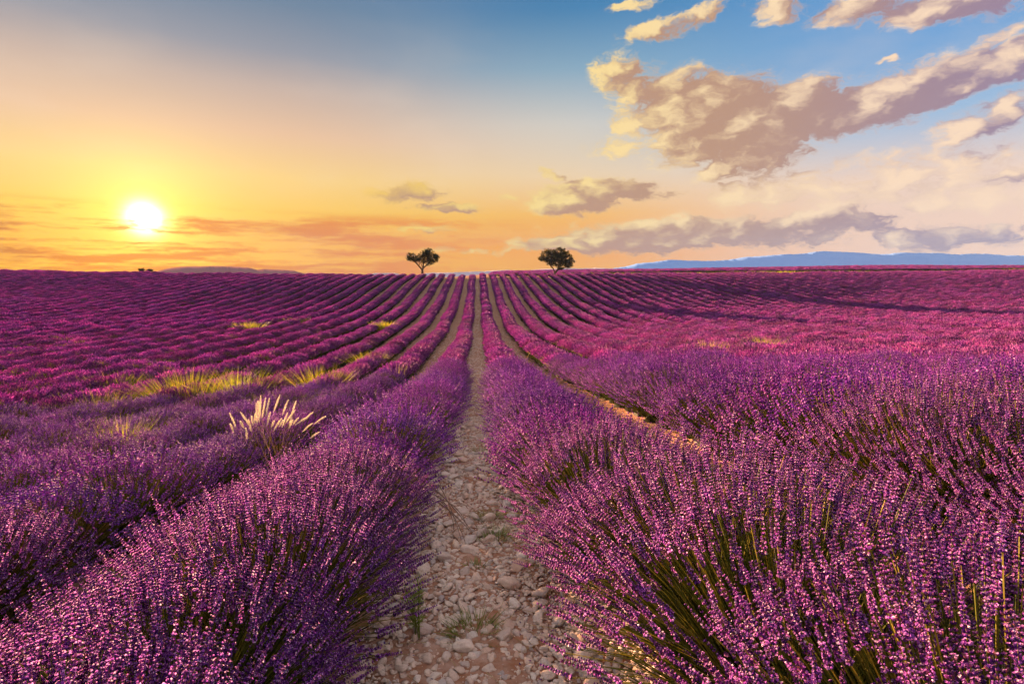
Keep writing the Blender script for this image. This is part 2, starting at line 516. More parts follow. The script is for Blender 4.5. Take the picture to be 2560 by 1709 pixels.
# ------------------------------------------------------------------ terrain
_py = np.array([-4000, -30, -6, 0, 3, 6, 12, 18, 25, 34, 43, 52, 62, 70, 76, 82, 87, 92, 98, 106, 130, 200, 400, 1200, 9000.])
_pz = np.array([1.5, 1.2, .45, -.0, -.45, -.90, -1.80, -2.30, -2.70, -3.0, -3.12, -2.95, -2.35, -1.60, -1.05, -.55, -.20, -.02, .02, .0, .12, .1, -6, -34, -50.])
_t = np.arange(-60, 420, .25)
_z = np.interp(_t, _py, _pz)
_k = np.exp(-.5 * (np.arange(-24, 25) * .25 / 2.2) ** 2); _k /= _k.sum()
_zs = np.convolve(np.pad(_z, 24, mode='edge'), _k, mode='valid')
_zs -= np.interp(0, _t, _zs)


def sstep(a, b, v):
    t = np.clip((np.asarray(v, float) - a) / (b - a), 0, 1)
    return t * t * (3 - 2 * t)


def zg(x, y):
    x = np.asarray(x, float); y = np.asarray(y, float)
    z = np.where((y > -58) & (y < 415), np.interp(y, _t, _zs), np.interp(y, _py, _pz) - np.interp(0, _py, _pz))
    far = sstep(28, 90, y)
    fade = 1 - sstep(170, 420, np.hypot(x, y))
    z = z + fade * far * np.where(x < 0, 1.05 * np.clip(-x / 76, 0, 1.3) ** 1.3, 0.95 * np.clip(x / 95, 0, 1.5) ** 1.4)
    # the land beyond the crest on the right keeps climbing a little
    z = z + fade * sstep(100, 160, y) * sstep(-10, 60, x) * 0.5
    z = z - fade * 2.0 * sstep(104, 150, y) * sstep(12, -25, x)
    # near the viewer the field tilts: higher on the right, lower on the left
    z = z + ((.26 * sstep(.3, 3.2, x)) - .40 * sstep(.8, 5.5, -x)) * (1 - sstep(9, 40, y)) * fade
    und = .10 * np.sin(x * .11 + .6) * np.sin(y * .13 + 1.1) + .16 * np.sin(x * .045 - y * .07 + 1.0) * sstep(12, 40, y)
    return z + fade * und * sstep(3, 12, np.hypot(x, y))


def hit(px, py, up=0.0):
    """where the sight line through a photo position meets the land (raised by up)"""
    d = pix(px, py)
    ts = np.concatenate([np.arange(.5, 30, .02), np.arange(30, 240, .1)])
    P = CAM[None] + ts[:, None] * d[None]
    below = P[:, 2] < zg(P[:, 0], P[:, 1]) + up
    i = int(np.argmax(below)) if below.any() else len(ts) - 1
    return P[i, 0], P[i, 1]


def seat(x, y, dz=0.0):
    return (float(x), float(y), float(zg(x, y)) + dz)


gx = np.unique(np.concatenate([np.arange(-8, 8.01, .2), np.arange(-30, 30.1, 1), np.arange(-120, 121, 3), np.geomspace(123, 2080, 20), -np.geomspace(123, 550, 10)]))
gy = np.unique(np.concatenate([np.arange(-3, 16, .2), np.arange(16, 44, .5), np.arange(44, 112, 1), np.arange(112, 420, 8), np.geomspace(430, 1730, 12), -np.geomspace(3.5, 550, 18)]))
GX, GY = np.meshgrid(gx, gy)
GZ = zg(GX, GY)
nx, ny = len(gx), len(gy)
ii = (np.arange(ny - 1)[:, None] * nx + np.arange(nx - 1)[None]).ravel()
ground = link('ground', mk_mesh('ground', np.stack([GX, GY, GZ], -1), np.stack([ii, ii + 1, ii + nx + 1, ii + nx], 1), [soil_m], smooth=True))
tag(ground, 'reddish stony field soil showing between the lavender rows', kind='structure')

# far ridges -----------------------------------------------------------------
def ridge(name, pts, dist, depth, label, mat=None, dist2=None):
    px = np.array([p[0] for p in pts], float); py_ = np.array([p[1] for p in pts], float)
    xs = np.linspace(px[0], px[-1], 240)
    ys = np.interp(xs, px, py_)
    r2 = np.random.default_rng(len(name))
    ks = np.exp(-.5 * (np.arange(-4, 5) / 1.6) ** 2); ks /= ks.sum()
    ys = np.convolve(np.pad(ys, 4, mode='edge'), ks, mode='valid') + r2.normal(0, .35, 240)
    V = []
    m = 9
    d_at = np.linspace(dist, dist2 or dist, 240)
    for j in range(m):
        s_ = j / (m - 1)
        for i in range(240):
            d = pix(xs[i], ys[i])
            hd = math.hypot(d[0], d[1])
            dd = d_at[i] + depth * (s_ - .5)
            prof = max(0.0, 1 - abs(s_ - .5) * 2) ** .8
            wob = 1 + .10 * math.sin(i * .11 + j * 1.9) * (1 - prof) + .02 * math.sin(i * .23 - j)
            top = CAM_H + d[2] / hd * d_at[i]
            base_ = -40.0 if dist > 1000 else -8.0
            V.append((d[0] / hd * dd, d[1] / hd * dd, base_ + (top - base_) * prof * (wob if s_ != .5 else 1)))
    ii = (np.arange(m - 1)[:, None] * 240 + np.arange(239)[None]).ravel()
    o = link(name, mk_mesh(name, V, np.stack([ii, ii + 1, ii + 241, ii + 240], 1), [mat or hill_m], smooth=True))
    return tag(o, label, kind='structure')


cr = lambda L, s_, ox, oy: [(ox + a * s_, oy + b * s_) for a, b in L]
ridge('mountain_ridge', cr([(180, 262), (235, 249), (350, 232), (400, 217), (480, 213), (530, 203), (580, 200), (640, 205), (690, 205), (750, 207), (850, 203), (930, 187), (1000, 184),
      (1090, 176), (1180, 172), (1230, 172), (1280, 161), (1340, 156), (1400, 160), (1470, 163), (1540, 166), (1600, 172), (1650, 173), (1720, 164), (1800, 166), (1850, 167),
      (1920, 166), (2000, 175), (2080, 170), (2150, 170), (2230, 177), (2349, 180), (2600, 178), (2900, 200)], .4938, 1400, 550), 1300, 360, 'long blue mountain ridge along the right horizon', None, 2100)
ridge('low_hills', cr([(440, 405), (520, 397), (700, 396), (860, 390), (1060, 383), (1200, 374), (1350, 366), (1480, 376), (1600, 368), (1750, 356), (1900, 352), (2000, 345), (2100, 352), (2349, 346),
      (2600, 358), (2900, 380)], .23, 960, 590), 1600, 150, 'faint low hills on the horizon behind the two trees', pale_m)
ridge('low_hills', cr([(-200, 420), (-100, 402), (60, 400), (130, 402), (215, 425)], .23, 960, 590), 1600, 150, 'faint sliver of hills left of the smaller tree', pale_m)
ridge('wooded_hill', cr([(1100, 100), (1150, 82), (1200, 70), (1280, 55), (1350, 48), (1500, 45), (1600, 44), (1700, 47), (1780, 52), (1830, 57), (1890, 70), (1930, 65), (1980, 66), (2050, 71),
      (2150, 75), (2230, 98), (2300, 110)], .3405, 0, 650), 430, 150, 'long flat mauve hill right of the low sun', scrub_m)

# ------------------------------------------------------------------ lavender
def head_hi(r):
    """one flower head, base at origin, along +z: whorls of calyces with open florets"""
    mb = MB()
    L = r.uniform(.075, .115)
    nw = r.integers(9, 13)
    zs = np.concatenate([[0.0], np.linspace(.014, L, nw - 1)]) if r.random() < .5 else np.linspace(0, L, nw)
    mb.add([(.0014, 0, -.01), (-.0007, .0012, -.01), (-.0007, -.0012, -.01), (0, 0, L)], [(0, 1, 3), (1, 2, 3), (2, 0, 3)], 0, .5)
    dia = np.array([(0, 0, 0), (.5, 0, .5), (-.25, .43, .5), (-.25, -.43, .5), (0, 0, 1.0)])
    dT = np.array([(0, 2, 1), (0, 3, 2), (0, 1, 3), (4, 1, 2), (4, 2, 3), (4, 3, 1)])
    fl = np.array([(0, 0, 0), (1, 0, .35), (0, 1, .35), (-1, 0, .35), (0, -1, .35)])
    fT = np.array([(0, 1, 2), (0, 2, 3), (0, 3, 4), (0, 4, 1)])
    for k, z in enumerate(zs):
        u = k / (nw - 1)
        n = int(8 - 3 * u)
        size = (1.15 - .45 * u) * r.uniform(.9, 1.1)
        a = np.arange(n) * 6.283 / n + r.random() * 6.28
        tilt = r.uniform(.40, .85, n) * (1 - .5 * u)
        D = np.stack([np.cos(a) * np.sin(tilt), np.sin(a) * np.sin(tilt), np.cos(tilt)], 1)
        F = frames(D, r.random(n) * 6.28)
        for q in range(n):
            o = np.array([np.cos(a[q]) * .0015, np.sin(a[q]) * .0015, z])
            ln = .0080 * size * r.uniform(.8, 1.15)
            mb.add((dia * (  .0050 * size, .0050 * size, ln)) @ F[q].T + o, dT, 1, r.random())
            if r.random() < .62 - .25 * u:
                c = o + D[q] * ln * .92
                fs = .0030 * size * r.uniform(.7, 1.2)
                F2 = frames((D[q] + r.normal(0, .25, 3))[None], np.array([r.random() * 6.28]))[0]
                mb.add((fl * fs) @ F2.T + c, fT, 2, r.random() ** 1.2)
    return mb.arrays()


def head_mid(r):
    mb = MB()
    L = r.uniform(.07, .10)
    tet = np.array([(0, 0, 0), (.6, 0, .8), (-.3, .52, .8), (-.3, -.52, .8)])
    tT = np.array([(0, 2, 1), (0, 3, 2), (0, 1, 3), (1, 2, 3)])
    for k in range(5):
        u = k / 4
        n = 4 if k < 4 else 2
        for q in range(n):
            a, tl = r.random() * 6.28, r.uniform(.3, 1.0) * (1 - .5 * u)
            D = np.array([[math.cos(a) * math.sin(tl), math.sin(a) * math.sin(tl), math.cos(tl)]])
            F = frames(D, np.array([r.random() * 6.28]))[0]
            mb.add((tet * (.0088, .0088, .0145) * (1.15 - .3 * u)) @ F.T + (0, 0, L * u * .86), tT, 2 if r.random() < .6 else 1, r.random())
    return mb.arrays()


def head_lo(r, two=True):
    mb = MB()
    for z, s_ in (((0, 1.0), (.04, .85)) if two else ((0, 1.5),)):
        a = r.random(3) * 1.0 + np.arange(3) * 2.09
        V = [(0, 0, z)] + [(math.cos(t) * .011 * s_, math.sin(t) * .011 * s_, z + .022 * s_) for t in a] + [(0, 0, z + .062 * s_)]
        mb.add(V, [(0, 2, 1), (0, 3, 2), (0, 1, 3), (4, 1, 2), (4, 2, 3), (4, 3, 1)], 4, r.random() if two else .5)
    return mb.arrays()


def spread(r, n, Wd=.60, Ly=.46, H=.66, jit=.10, cmin=.05):
    """stem base, bend and tip points of one plant: a dome of radiating stems; x across the row, y along it"""
    c = r.uniform(cmin, 1, n) ** .85
    s_ = np.sqrt(1 - c * c)
    ph = r.random(n) * 6.283
    rad = r.normal(.97, jit, n).clip(.72, 1.18)
    lean = r.normal(0, .05 if jit > .08 else .025, (n, 2))
    tip = np.stack([Wd * s_ * np.cos(ph) * rad + lean[:, 0], Ly * s_ * np.sin(ph) * rad + lean[:, 1], .12 + (H - .12) * c ** .8 * rad], 1)
    base_ = np.stack([.20 * s_ * np.cos(ph), .18 * s_ * np.sin(ph), np.full(n, .05)], 1) * r.uniform(.4, 1, (n, 1))
    ctl = base_ * .45 + tip * .55
    ctl[:, 2] += .05 + .07 * s_
    D = tip - ctl
    D[:, 2] += .10
    D /= np.linalg.norm(D, axis=1, keepdims=True)
    return base_, ctl, tip, D


def leaf_tuft(mb, r, n, H=.42, Wd=.46, Ly=.40, wid=.006):
    """narrow grey-green leaves filling the lower plant"""
    b, c, t, D = spread(r, n, Wd, Ly, H, .2)
    side = np.cross(D, r.normal(0, 1, (n, 3))); side /= np.linalg.norm(side, axis=1, keepdims=True)
    t0 = b * .35 + t * .65
    V = np.stack([t0 - side * wid, t0 + side * wid, t + D * .02], 1)
    mb.add(V.reshape(-1, 3), np.arange(3 * n).reshape(-1, 3), 3, np.repeat(r.random(n), 3))


def core(mb, r, sx=.27, sy=.30, h=.30):
    """lumpy dark woody middle"""
    nu, nv = 9, 5
    V = [(0, 0, h)]
    for j in range(1, nv):
        th = j / (nv - 1) * 1.57
        for i in range(nu):
            ph = i / nu * 6.283
            k = r.uniform(.8, 1.15)
            V.append((sx * k * math.sin(th) * math.cos(ph), sy * k * math.sin(th) * math.sin(ph), h * k * math.cos(th)))
    T = [(0, 1 + i, 1 + (i + 1) % nu) for i in range(nu)]
    for j in range(nv - 2):
        for i in range(nu):
            a, b = 1 + j * nu + i, 1 + j * nu + (i + 1) % nu
            T += [(a, a + nu, b), (b, a + nu, b + nu)]
    mb.add(V, T, 3, .1)


HI = [head_hi(np.random.default_rng(100 + i)) for i in range(8)]
MID = [head_mid(np.random.default_rng(200 + i)) for i in range(6)]
LO2 = [head_lo(np.random.default_rng(300 + i)) for i in range(5)]
LO1 = [head_lo(np.random.default_rng(400 + i), False) for i in range(4)]


def heads(mb, r, lib, tip, D, size=(.8, 1.2)):
    n = len(tip)
    which = r.integers(0, len(lib), n)
    M = frames(D + r.normal(0, .06, (n, 3)), r.random(n) * 6.28)
    sc = r.uniform(*size, n)
    rr = r.random(n)
    for k in range(len(lib)):
        q = which == k
        scatter(mb, lib[k], tip[q], M[q], sc[q], rr[q])


def plant_mesh(name, seed, lib, n, stem_r, seg, nleaf, lw, size, H=.66, sides=3):
    r = np.random.default_rng(seed)
    mb = MB()
    core(mb, r, .19, .26, .27)
    leaf_tuft(mb, r, nleaf, *((.42, .46) if seg else (.46, .54)), wid=lw)
    b, c, t, D = spread(r, n, H=H, jit=.07, cmin=.14 if seg else .38)
    if seg:
        tubes(mb, b, c, t, stem_r, stem_r * .8, seg, 0, r.random(n), sides)
    else:
        side = np.cross(D, r.normal(0, 1, (n, 3))); side /= np.linalg.norm(side, axis=1, keepdims=True)
        m_ = b * .3 + t * .7
        m_[:, 2] += .03
        V = np.stack([m_ - side * stem_r, m_ + side * stem_r, t], 1)
        mb.add(V.reshape(-1, 3), np.arange(3 * n).reshape(-1, 3), 0, np.repeat(r.random(n), 3))
    heads(mb, r, lib, t, D, size)
    return mb.mesh(name, LAV)


# prototypes for the middle distance and beyond
P1 = [plant_mesh('lavender_plant_mid', 500 + i, MID, 520, .0017, 2, 480, .006, (.8, 1.2), H=.64 + .03 * (i % 3)) for i in range(5)]
P2 = [plant_mesh('lavender_plant_far', 600 + i, LO2, [420, 420, 400, 190][i], .004, 0, [280, 280, 280, 520][i], .009, (.95, 1.4), H=.66) for i in range(4)]
P3 = [plant_mesh('lavender_plant_distant', 700 + i, LO1, [230, 220, 230, 110][i], .007, 0, [130, 130, 130, 240][i], .016, (1.1, 1.7), H=.66) for i in range(4)]

proto_col = {}
def protos(key, meshes):
    out = []
    for m in meshes:
        out.append(bpy.data.objects.new(key, m))      # never linked to the scene: only a source for the instancer
    proto_col[key] = out
    return out


def instancer(key, objs):
    g = bpy.data.node_groups.new('spread_' + key, 'GeometryNodeTree')
    g.interface.new_socket('Geometry', in_out='INPUT', socket_type='NodeSocketGeometry')
    g.interface.new_socket('Geometry', in_out='OUTPUT', socket_type='NodeSocketGeometry')
    gi, go = g.nodes.new('NodeGroupInput'), g.nodes.new('NodeGroupOutput')
    ip = g.nodes.new('GeometryNodeInstanceOnPoints')
    ip.inputs['Pick Instance'].default_value = True
    jn = g.nodes.new('GeometryNodeJoinGeometry')
    for o in objs:
        oi = g.nodes.new('GeometryNodeObjectInfo')
        oi.inputs['Object'].default_value = o
        oi.inputs['As Instance'].default_value = True
        g.links.new(oi.outputs['Geometry'], jn.inputs[0])
    g.links.new(jn.outputs[0], ip.inputs['Instance'])
    g.links.new(gi.outputs[0], ip.inputs['Points'])
    for nm, dt, sock in (('idx', 'INT', 'Instance Index'), ('rot', 'FLOAT_VECTOR', 'Rotation'), ('scl', 'FLOAT_VECTOR', 'Scale')):
        na = g.nodes.new('GeometryNodeInputNamedAttribute')
        na.data_type = dt
        na.inputs['Name'].default_value = nm
        g.links.new(next(o for o in na.outputs if o.enabled and o.name == 'Attribute'), ip.inputs[sock])
    g.links.new(ip.outputs[0], go.inputs[0])
    return g


def spread_obj(name, g, P, rot, scl, idx, parent=None):
    me = bpy.data.meshes.new(name)
    P = np.asarray(P, np.float32)
    me.vertices.add(len(P))
    me.vertices.foreach_set('co', P.ravel())
    me.attributes.new('rot', 'FLOAT_VECTOR', 'POINT').data.foreach_set('vector', np.asarray(rot, np.float32).ravel())
    me.attributes.new('scl', 'FLOAT_VECTOR', 'POINT').data.foreach_set('vector', np.asarray(scl, np.float32).ravel())
    me.attributes.new('idx', 'INT', 'POINT').data.foreach_set('value', np.asarray(idx, np.int32))
    o = link(name, me, parent)
    md = o.modifiers.new('spread', 'NODES')
    md.node_group = g
    return o


G2 = instancer('far_plants', protos('far_plants', P2))
G3 = instancer('distant_plants', protos('distant_plants', P3))

GAP = 1.70
HEAD_MESH = []
for h in HI:
    HEAD_MESH.append(mk_mesh('flower_spike', h[0], h[1], LAV, h[2], h[3]))

GH = instancer('flower_heads', protos('flower_heads', HEAD_MESH))
ORD = ['', 'first', 'second', 'third', 'fourth', 'fifth', 'sixth', 'seventh', 'eighth', 'ninth', 'tenth', 'eleventh', 'twelfth', 'thirteenth', 'fourteenth', 'fifteenth',
       'sixteenth', 'seventeenth', 'eighteenth', 'nineteenth', 'twentieth']
def ordinal(k):
    if k <= 20:
        return ORD[k]
    t = {2: 'twenty', 3: 'thirty', 4: 'forty'}[k // 10]
    return (t + '-' + ORD[k % 10]) if k % 10 else {3: 'thirtieth', 4: 'fortieth'}[k // 10]


def row_x(k):
    return math.copysign(GAP * (abs(k) - .5), k)


def row_pts(k, r):
    """plant positions of row k (negative: left of the path)"""
    X = row_x(k)
    y0 = max(-1.3, abs(X) * (1.14 if k < 0 else .875) - 7)
    y1 = 89.5 + 1.2 * math.sin(k * .7) + (0 if k < 0 else 2)
    ys = np.arange(y0, y1, .54)
    ys = ys + r.normal(0, .05, len(ys))
    xs = X + .05 * np.sin(ys * .35 + k * 2.1) + r.normal(0, .03, len(ys))
    keep = r.random(len(ys)) > np.where(ys > 9, .02, 0)
    return xs[keep], ys[keep]


def make_near_plant(row, x, y, sc, seed, cand):
    """full-detail plant: leaf mound (> stems, flower spikes)"""
    r = np.random.default_rng(seed)
    mb = MB(); core(mb, r, .25, .28, .28); leaf_tuft(mb, r, 700, wid=.0035)
    pl = link('lavender_plant', mb.mesh('leaf_mound', LAV), row)
    pl.location = seat(x, y, -.02)
    pl.scale = sc
    b, c, t, D = spread(r, 820, H=.66, jit=.06, cmin=.12)
    ms = MB(); tubes(ms, b, c, t, .0016, .0012, 3, 0, r.random(len(b)))
    # some stems without a flower head, standing between the others
    b2, c2, t2, D2 = spread(r, 320, Wd=.54, H=.57)
    tubes(ms, b2, c2, t2, .0014, .0008, 3, 0, r.random(len(b2)))
    tag(link('stems', ms.mesh('stems', LAV), pl), kind='stuff')
    wt_ = np.array(seat(x, y, -.02)) + t * np.array(sc)
    cand.append([pl, r, t, D, wt_])
    return pl


ROW_L, ROW_R = 36, 32
spikes_of = {}
for k in [s_ * i for i in range(1, 70) for s_ in (-1, 1)]:
    if k < -50 or k > 64:
        continue
    r = np.random.default_rng(900 + k + 100)
    xs, ys = row_pts(k, r)
    own = -ROW_L <= k <= ROW_R
    if not own:
        spikes_of.setdefault('rest_l' if k < 0 else 'rest_r', []).append((xs, ys))
        continue
    side = 'left' if k < 0 else 'right'
    row = link('lavender_row', None)
    row.location = (0, 0, 0)
    if abs(k) == 1:
        lab = 'lavender row with foreground flower spikes along the %s edge of the stony path' % side
    else:
        lab = '%s long purple lavender row counted to the %s from the stony path' % (ordinal(abs(k)), side)
    tag(row, lab, 'lavender row', 'parallel lavender rows running to the horizon')
    zs = zg(xs, ys)
    dist = np.hypot(xs - CAM[0], ys)
    cand = []
    far_i, dis_i = [], []
    for i in range(len(xs)):
        if dist[i] < 3.6 and abs(k) <= 2 and ys[i] > -.9:
            f = r.uniform(.92, 1.08)
            sc = (f, f, f * (1.0 if k < 0 else 1.08))
            x_ = xs[i]
            if k == 1 and ys[i] < 2.1:
                sc = (1.22, 1.15, 1.26); x_ += .20
            if k == -1:
                sc = (f * .96, f, f * .98)
            if k == -2:
                sc = (f * .82, f, f * .84)
            if k == 2:
                sc = (f * 1.22, f * 1.1, f * 1.25)
            if k == 1 and 2.1 <= ys[i] < 2.9:
                sc = (.88, .85, .86)
            make_near_plant(row, x_, ys[i], sc, 5000 + k * 50 + i, cand)
        elif dist[i] < 15:
            pl = link('lavender_plant', P1[r.integers(0, len(P1))], row)
            pl.location = (xs[i], ys[i], zs[i] - .02)
            f = r.uniform(.9, 1.1)
            pl.scale = (f * 1.02, f, f * r.uniform(.92, 1.08))
            if k <= -2:
                pl.scale = (f * .86, f, f * r.uniform(.82, .95))
            if k == 1:
                pl.scale = (f * 1.10, f, f * r.uniform(1.02, 1.14))
            if k in (2, 3) and ys[i] < 9:
                pl.scale = (f * 1.12, f, f * 1.18)
            pl.rotation_euler = (0, 0, math.pi * r.integers(0, 2) + r.normal(0, .12))
        elif dist[i] < 42:
            far_i.append(i)
        else:
            dis_i.append(i)
    for nm, idx, g in (('flowering_hedge', far_i, G2), ('flowering_hedge', dis_i, G3)):
        if idx:
            n = len(idx)
            f = r.uniform(.92, 1.08, n)
            patch = np.sin(ys[idx] * .21 + k * 1.7) + np.sin(ys[idx] * .083 - k * .9) + r.normal(0, .5, n)
            which = np.where(patch > 1.75, 0, r.integers(1, 4, n))
            tag(spread_obj(nm, g, np.stack([xs[idx], ys[idx], zs[idx] - .02], 1), np.stack([0 * f, 0 * f, math.pi * r.integers(0, 2, n) + r.normal(0, .15, n)], 1),
                           np.stack([f * ((.82 if k < 0 else .92) if g is G2 else .88), f * 1.05, f * r.uniform(.93, 1.07, n) * (.92 if k < 0 and g is G2 else 1)], 1), which, row), kind='stuff')
    if cand:
        # the largest-showing spikes become single parts, the others of a plant one mass
        A = [(np.linalg.norm(w - CAM), pi, j) for pi, (pl, rr, t, D, wt_) in enumerate(cand) for j, w in enumerate(wt_)]
        cdir = pix(1280, 854.5)
        A = [a for a in A if np.dot((cand[a[1]][4][a[2]] - CAM) / a[0], cdir) > .70]
        A.sort()
        pick = {}
        for a in A[:(290 if abs(k) == 1 else 60)]:
            pick.setdefault(a[1], []).append(a[2])
        for pi, (pl, rr, t, D, wt_) in enumerate(cand):
            sel = pick.get(pi, [])
            rest = np.setdiff1d(np.arange(len(t)), sel)
            hs = 1 / pl.scale[0]
            nr = len(rest)
            FR = frames(D[rest] + rr.normal(0, .06, (nr, 3)), rr.random(nr) * 6.28)
            eu = [Matrix([list(v) for v in m_]).to_euler() for m_ in FR]
            us_ = rr.uniform(.78 * hs, 1.12 * hs, nr)
            tag(spread_obj('flower_spikes', GH, t[rest], eu, np.stack([us_] * 3, 1), rr.integers(0, len(HI), nr), pl), kind='stuff')
            if len(sel):
                F = frames(D[sel] + rr.normal(0, .1, (len(sel), 3)), rr.random(len(sel)) * 6.28)
                for q, j in enumerate(sel):
                    o = link('flower_spike', HEAD_MESH[rr.integers(0, len(HEAD_MESH))], pl)
                    o.matrix_basis = Matrix.Translation(Vector(t[j])) @ Matrix([list(v) for v in F[q]]).to_4x4() @ Matrix.Scale(rr.uniform(.78, 1.12) * hs, 4)

for key, lab in (('rest_l', 'hazy mass of lavender at the far left edge below the sun'), ('rest_r', 'flat mass of lavender at the far right edge of the field')):
    x_ = np.concatenate([a for a, b in spikes_of[key]]); y_ = np.concatenate([b for a, b in spikes_of[key]])
    n = len(x_)
    r = np.random.default_rng(n)
    f = r.uniform(.92, 1.08, n)
    o = spread_obj('lavender_field', G3, np.stack([x_, y_, zg(x_, y_) - .02], 1), np.stack([0 * f, 0 * f, math.pi * r.integers(0, 2, n)], 1), np.stack([f, f, f], 1), r.integers(0, 4, n))
    tag(o, lab, 'lavender field', kind='stuff')

# second field beyond the grass verge on the right
r = np.random.default_rng(77)
PX, PY = [], []
for j in range(70):
    X0 = -8 + j * 3.2
    yy = np.arange(112 + r.uniform(0, 2), 190, 1.0)
    PX.append(X0 + yy * .25 - 28 + r.uniform(-1.6, 1.6, len(yy)) * (0.15 if 50 < j < 60 else 1)); PY.append(yy)
PX, PY = np.concatenate(PX), np.concatenate(PY)
q = (PX > PY * .03) & (PX < PY * 1.35)
PX, PY = PX[q], PY[q]
n = len(PX)
o = spread_obj('lavender_field', G3, np.stack([PX, PY, zg(PX, PY)], 1), np.stack([0 * PX, 0 * PX, r.normal(0, .1, n) - .25], 1), np.stack([1.5 + 0 * PX, 1.5 + 0 * PX, 1.15 * r.uniform(.9, 1.1, n)], 1), r.integers(0, 4, n))
tag(o, 'dark strip of a second lavender field beyond the grass verge', 'lavender field', kind='stuff')


# ------------------------------------------------------------------ stony path
def stone_mesh(seed, sub=2):
    r = np.random.default_rng(seed)
    g = (1 + 5 ** .5) / 2
    V = np.array([(-1, g, 0), (1, g, 0), (-1, -g, 0), (1, -g, 0), (0, -1, g), (0, 1, g), (0, -1, -g), (0, 1, -g), (g, 0, -1), (g, 0, 1), (-g, 0, -1), (-g, 0, 1)], float)
    V /= np.linalg.norm(V, axis=1, keepdims=True)
    T = [(0, 11, 5), (0, 5, 1), (0, 1, 7), (0, 7, 10), (0, 10, 11), (1, 5, 9), (5, 11, 4), (11, 10, 2), (10, 7, 6), (7, 1, 8), (3, 9, 4), (3, 4, 2), (3, 2, 6), (3, 6, 8), (3, 8, 9),
         (4, 9, 5), (2, 4, 11), (6, 2, 10), (8, 6, 7), (9, 8, 1)]
    V = list(map(np.array, V))
    for _ in range(sub):
        mid, T2 = {}, []
        def mp(a, b):
            key = (min(a, b), max(a, b))
            if key not in mid:
                v = V[a] + V[b]
                V.append(v / np.linalg.norm(v)); mid[key] = len(V) - 1
            return mid[key]
        for a, b, c in T:
            ab, bc, ca = mp(a, b), mp(b, c), mp(c, a)
            T2 += [(a, ab, ca), (b, bc, ab), (c, ca, bc), (ab, bc, ca)]
        T = T2
    V = np.array(V)
    for _ in range(9):                       # a few flat worn faces
        d = r.normal(0, 1, 3); d /= np.linalg.norm(d)
        h = r.uniform(.5, .82)
        ex = np.clip(V @ d - h, 0, None)
        V = V - ex[:, None] * d * .95
    V = V * (1 + .07 * np.sin(V @ r.normal(0, 2.2, 3) + r.random() * 6))[:, None]
    V = V * np.array([r.uniform(.9, 1.35), r.uniform(.6, .9), r.uniform(.34, .58)])
    return mk_mesh('stone', V, T, [stone_m], smooth=True)


ST = [stone_mesh(40 + i) for i in range(10)]
GS = instancer('pebbles', protos('pebbles', ST))
# path sheet, a little proud of the soil
ys = np.concatenate([np.arange(-1.2, 20, .12), np.arange(20, 89, .6)])
us = np.linspace(-.46, .46, 9)
PXm, PYm = np.meshgrid(us, ys)
PXm = PXm + .03 * np.sin(PYm * 1.7) + .02 * np.sin(PYm * 4.1)
PZm = zg(PXm, PYm) + .012 + .010 * np.sin(PYm * 5 + PXm * 7) * np.cos(PXm * 9 - PYm * 2) - .02 * np.abs(PXm / .46) ** 3
ii = (np.arange(len(ys) - 1)[:, None] * 9 + np.arange(8)[None]).ravel()
path = link('path', mk_mesh('path', np.stack([PXm, PYm, PZm], -1), np.stack([ii, ii + 1, ii + 10, ii + 9], 1), [soil_m], smooth=True))
tag(path, 'reddish path of pale pebbles between the two middle rows', kind='structure')
r = np.random.default_rng(31)
placed = []
tries = 0
while len(placed) < 295 and tries < 40000:
    tries += 1
    y = 1.2 + 6.8 * r.random() ** 1.5
    x = float(np.clip(r.normal(0, .26) + (.22 * (1 if r.random() < .5 else -1) if r.random() < .5 else 0), -.47, .47))
    s_ = (.020 + .040 * r.random() ** 1.8) * (1 + .05 * y)
    if all((x - a) ** 2 + (y - b) ** 2 > (.85 * (s_ + c)) ** 2 for a, b, c in placed):
        placed.append((x, y, s_))
for x, y, s_ in placed:
    o = link('stone', ST[r.integers(0, len(ST))], path)
    o.location = seat(x, y, .012 + s_ * .22)
    o.rotation_euler = (r.normal(0, .25), r.normal(0, .25), r.random() * 6.28)
    o.scale = (s_, s_, s_)
def gravel(n, ylo, yhi, pw, wmax, slo, shi, X=0.0):
    y = ylo + (yhi - ylo) * r.random(n) ** pw
    x = X + r.uniform(-wmax, wmax, n)
    s_ = slo + (shi - slo) * r.random(n) ** 2
    return np.stack([x, y, zg(x, y) + .010 + s_ * .15], 1), s_
Q = [gravel(7000, 1.0, 9, 1.25, .48, .009, .030), gravel(14000, 1.0, 12, 1.3, .52, .004, .011), gravel(1500, 1.0, 4, 1.2, .16, .009, .030, .60), gravel(4500, 8, 34, 1.2, .42, .012, .034), gravel(1500, 34, 86, 1, .4, .02, .05)]
for X in (-1.7, 1.7, -3.4, 3.4, 5.1, -5.1):
    Q.append(gravel(1300, 2 + abs(X), 40, 1.3, .42, .012, .035, X))
P = np.concatenate([a for a, b in Q]); s_ = np.concatenate([b for a, b in Q])
n = len(P)
tag(spread_obj('pebbles', GS, P, np.stack([r.normal(0, .3, n), r.normal(0, .3, n), r.random(n) * 6.28], 1), np.stack([s_, s_, s_], 1), r.integers(0, len(ST), n), path), kind='stuff')


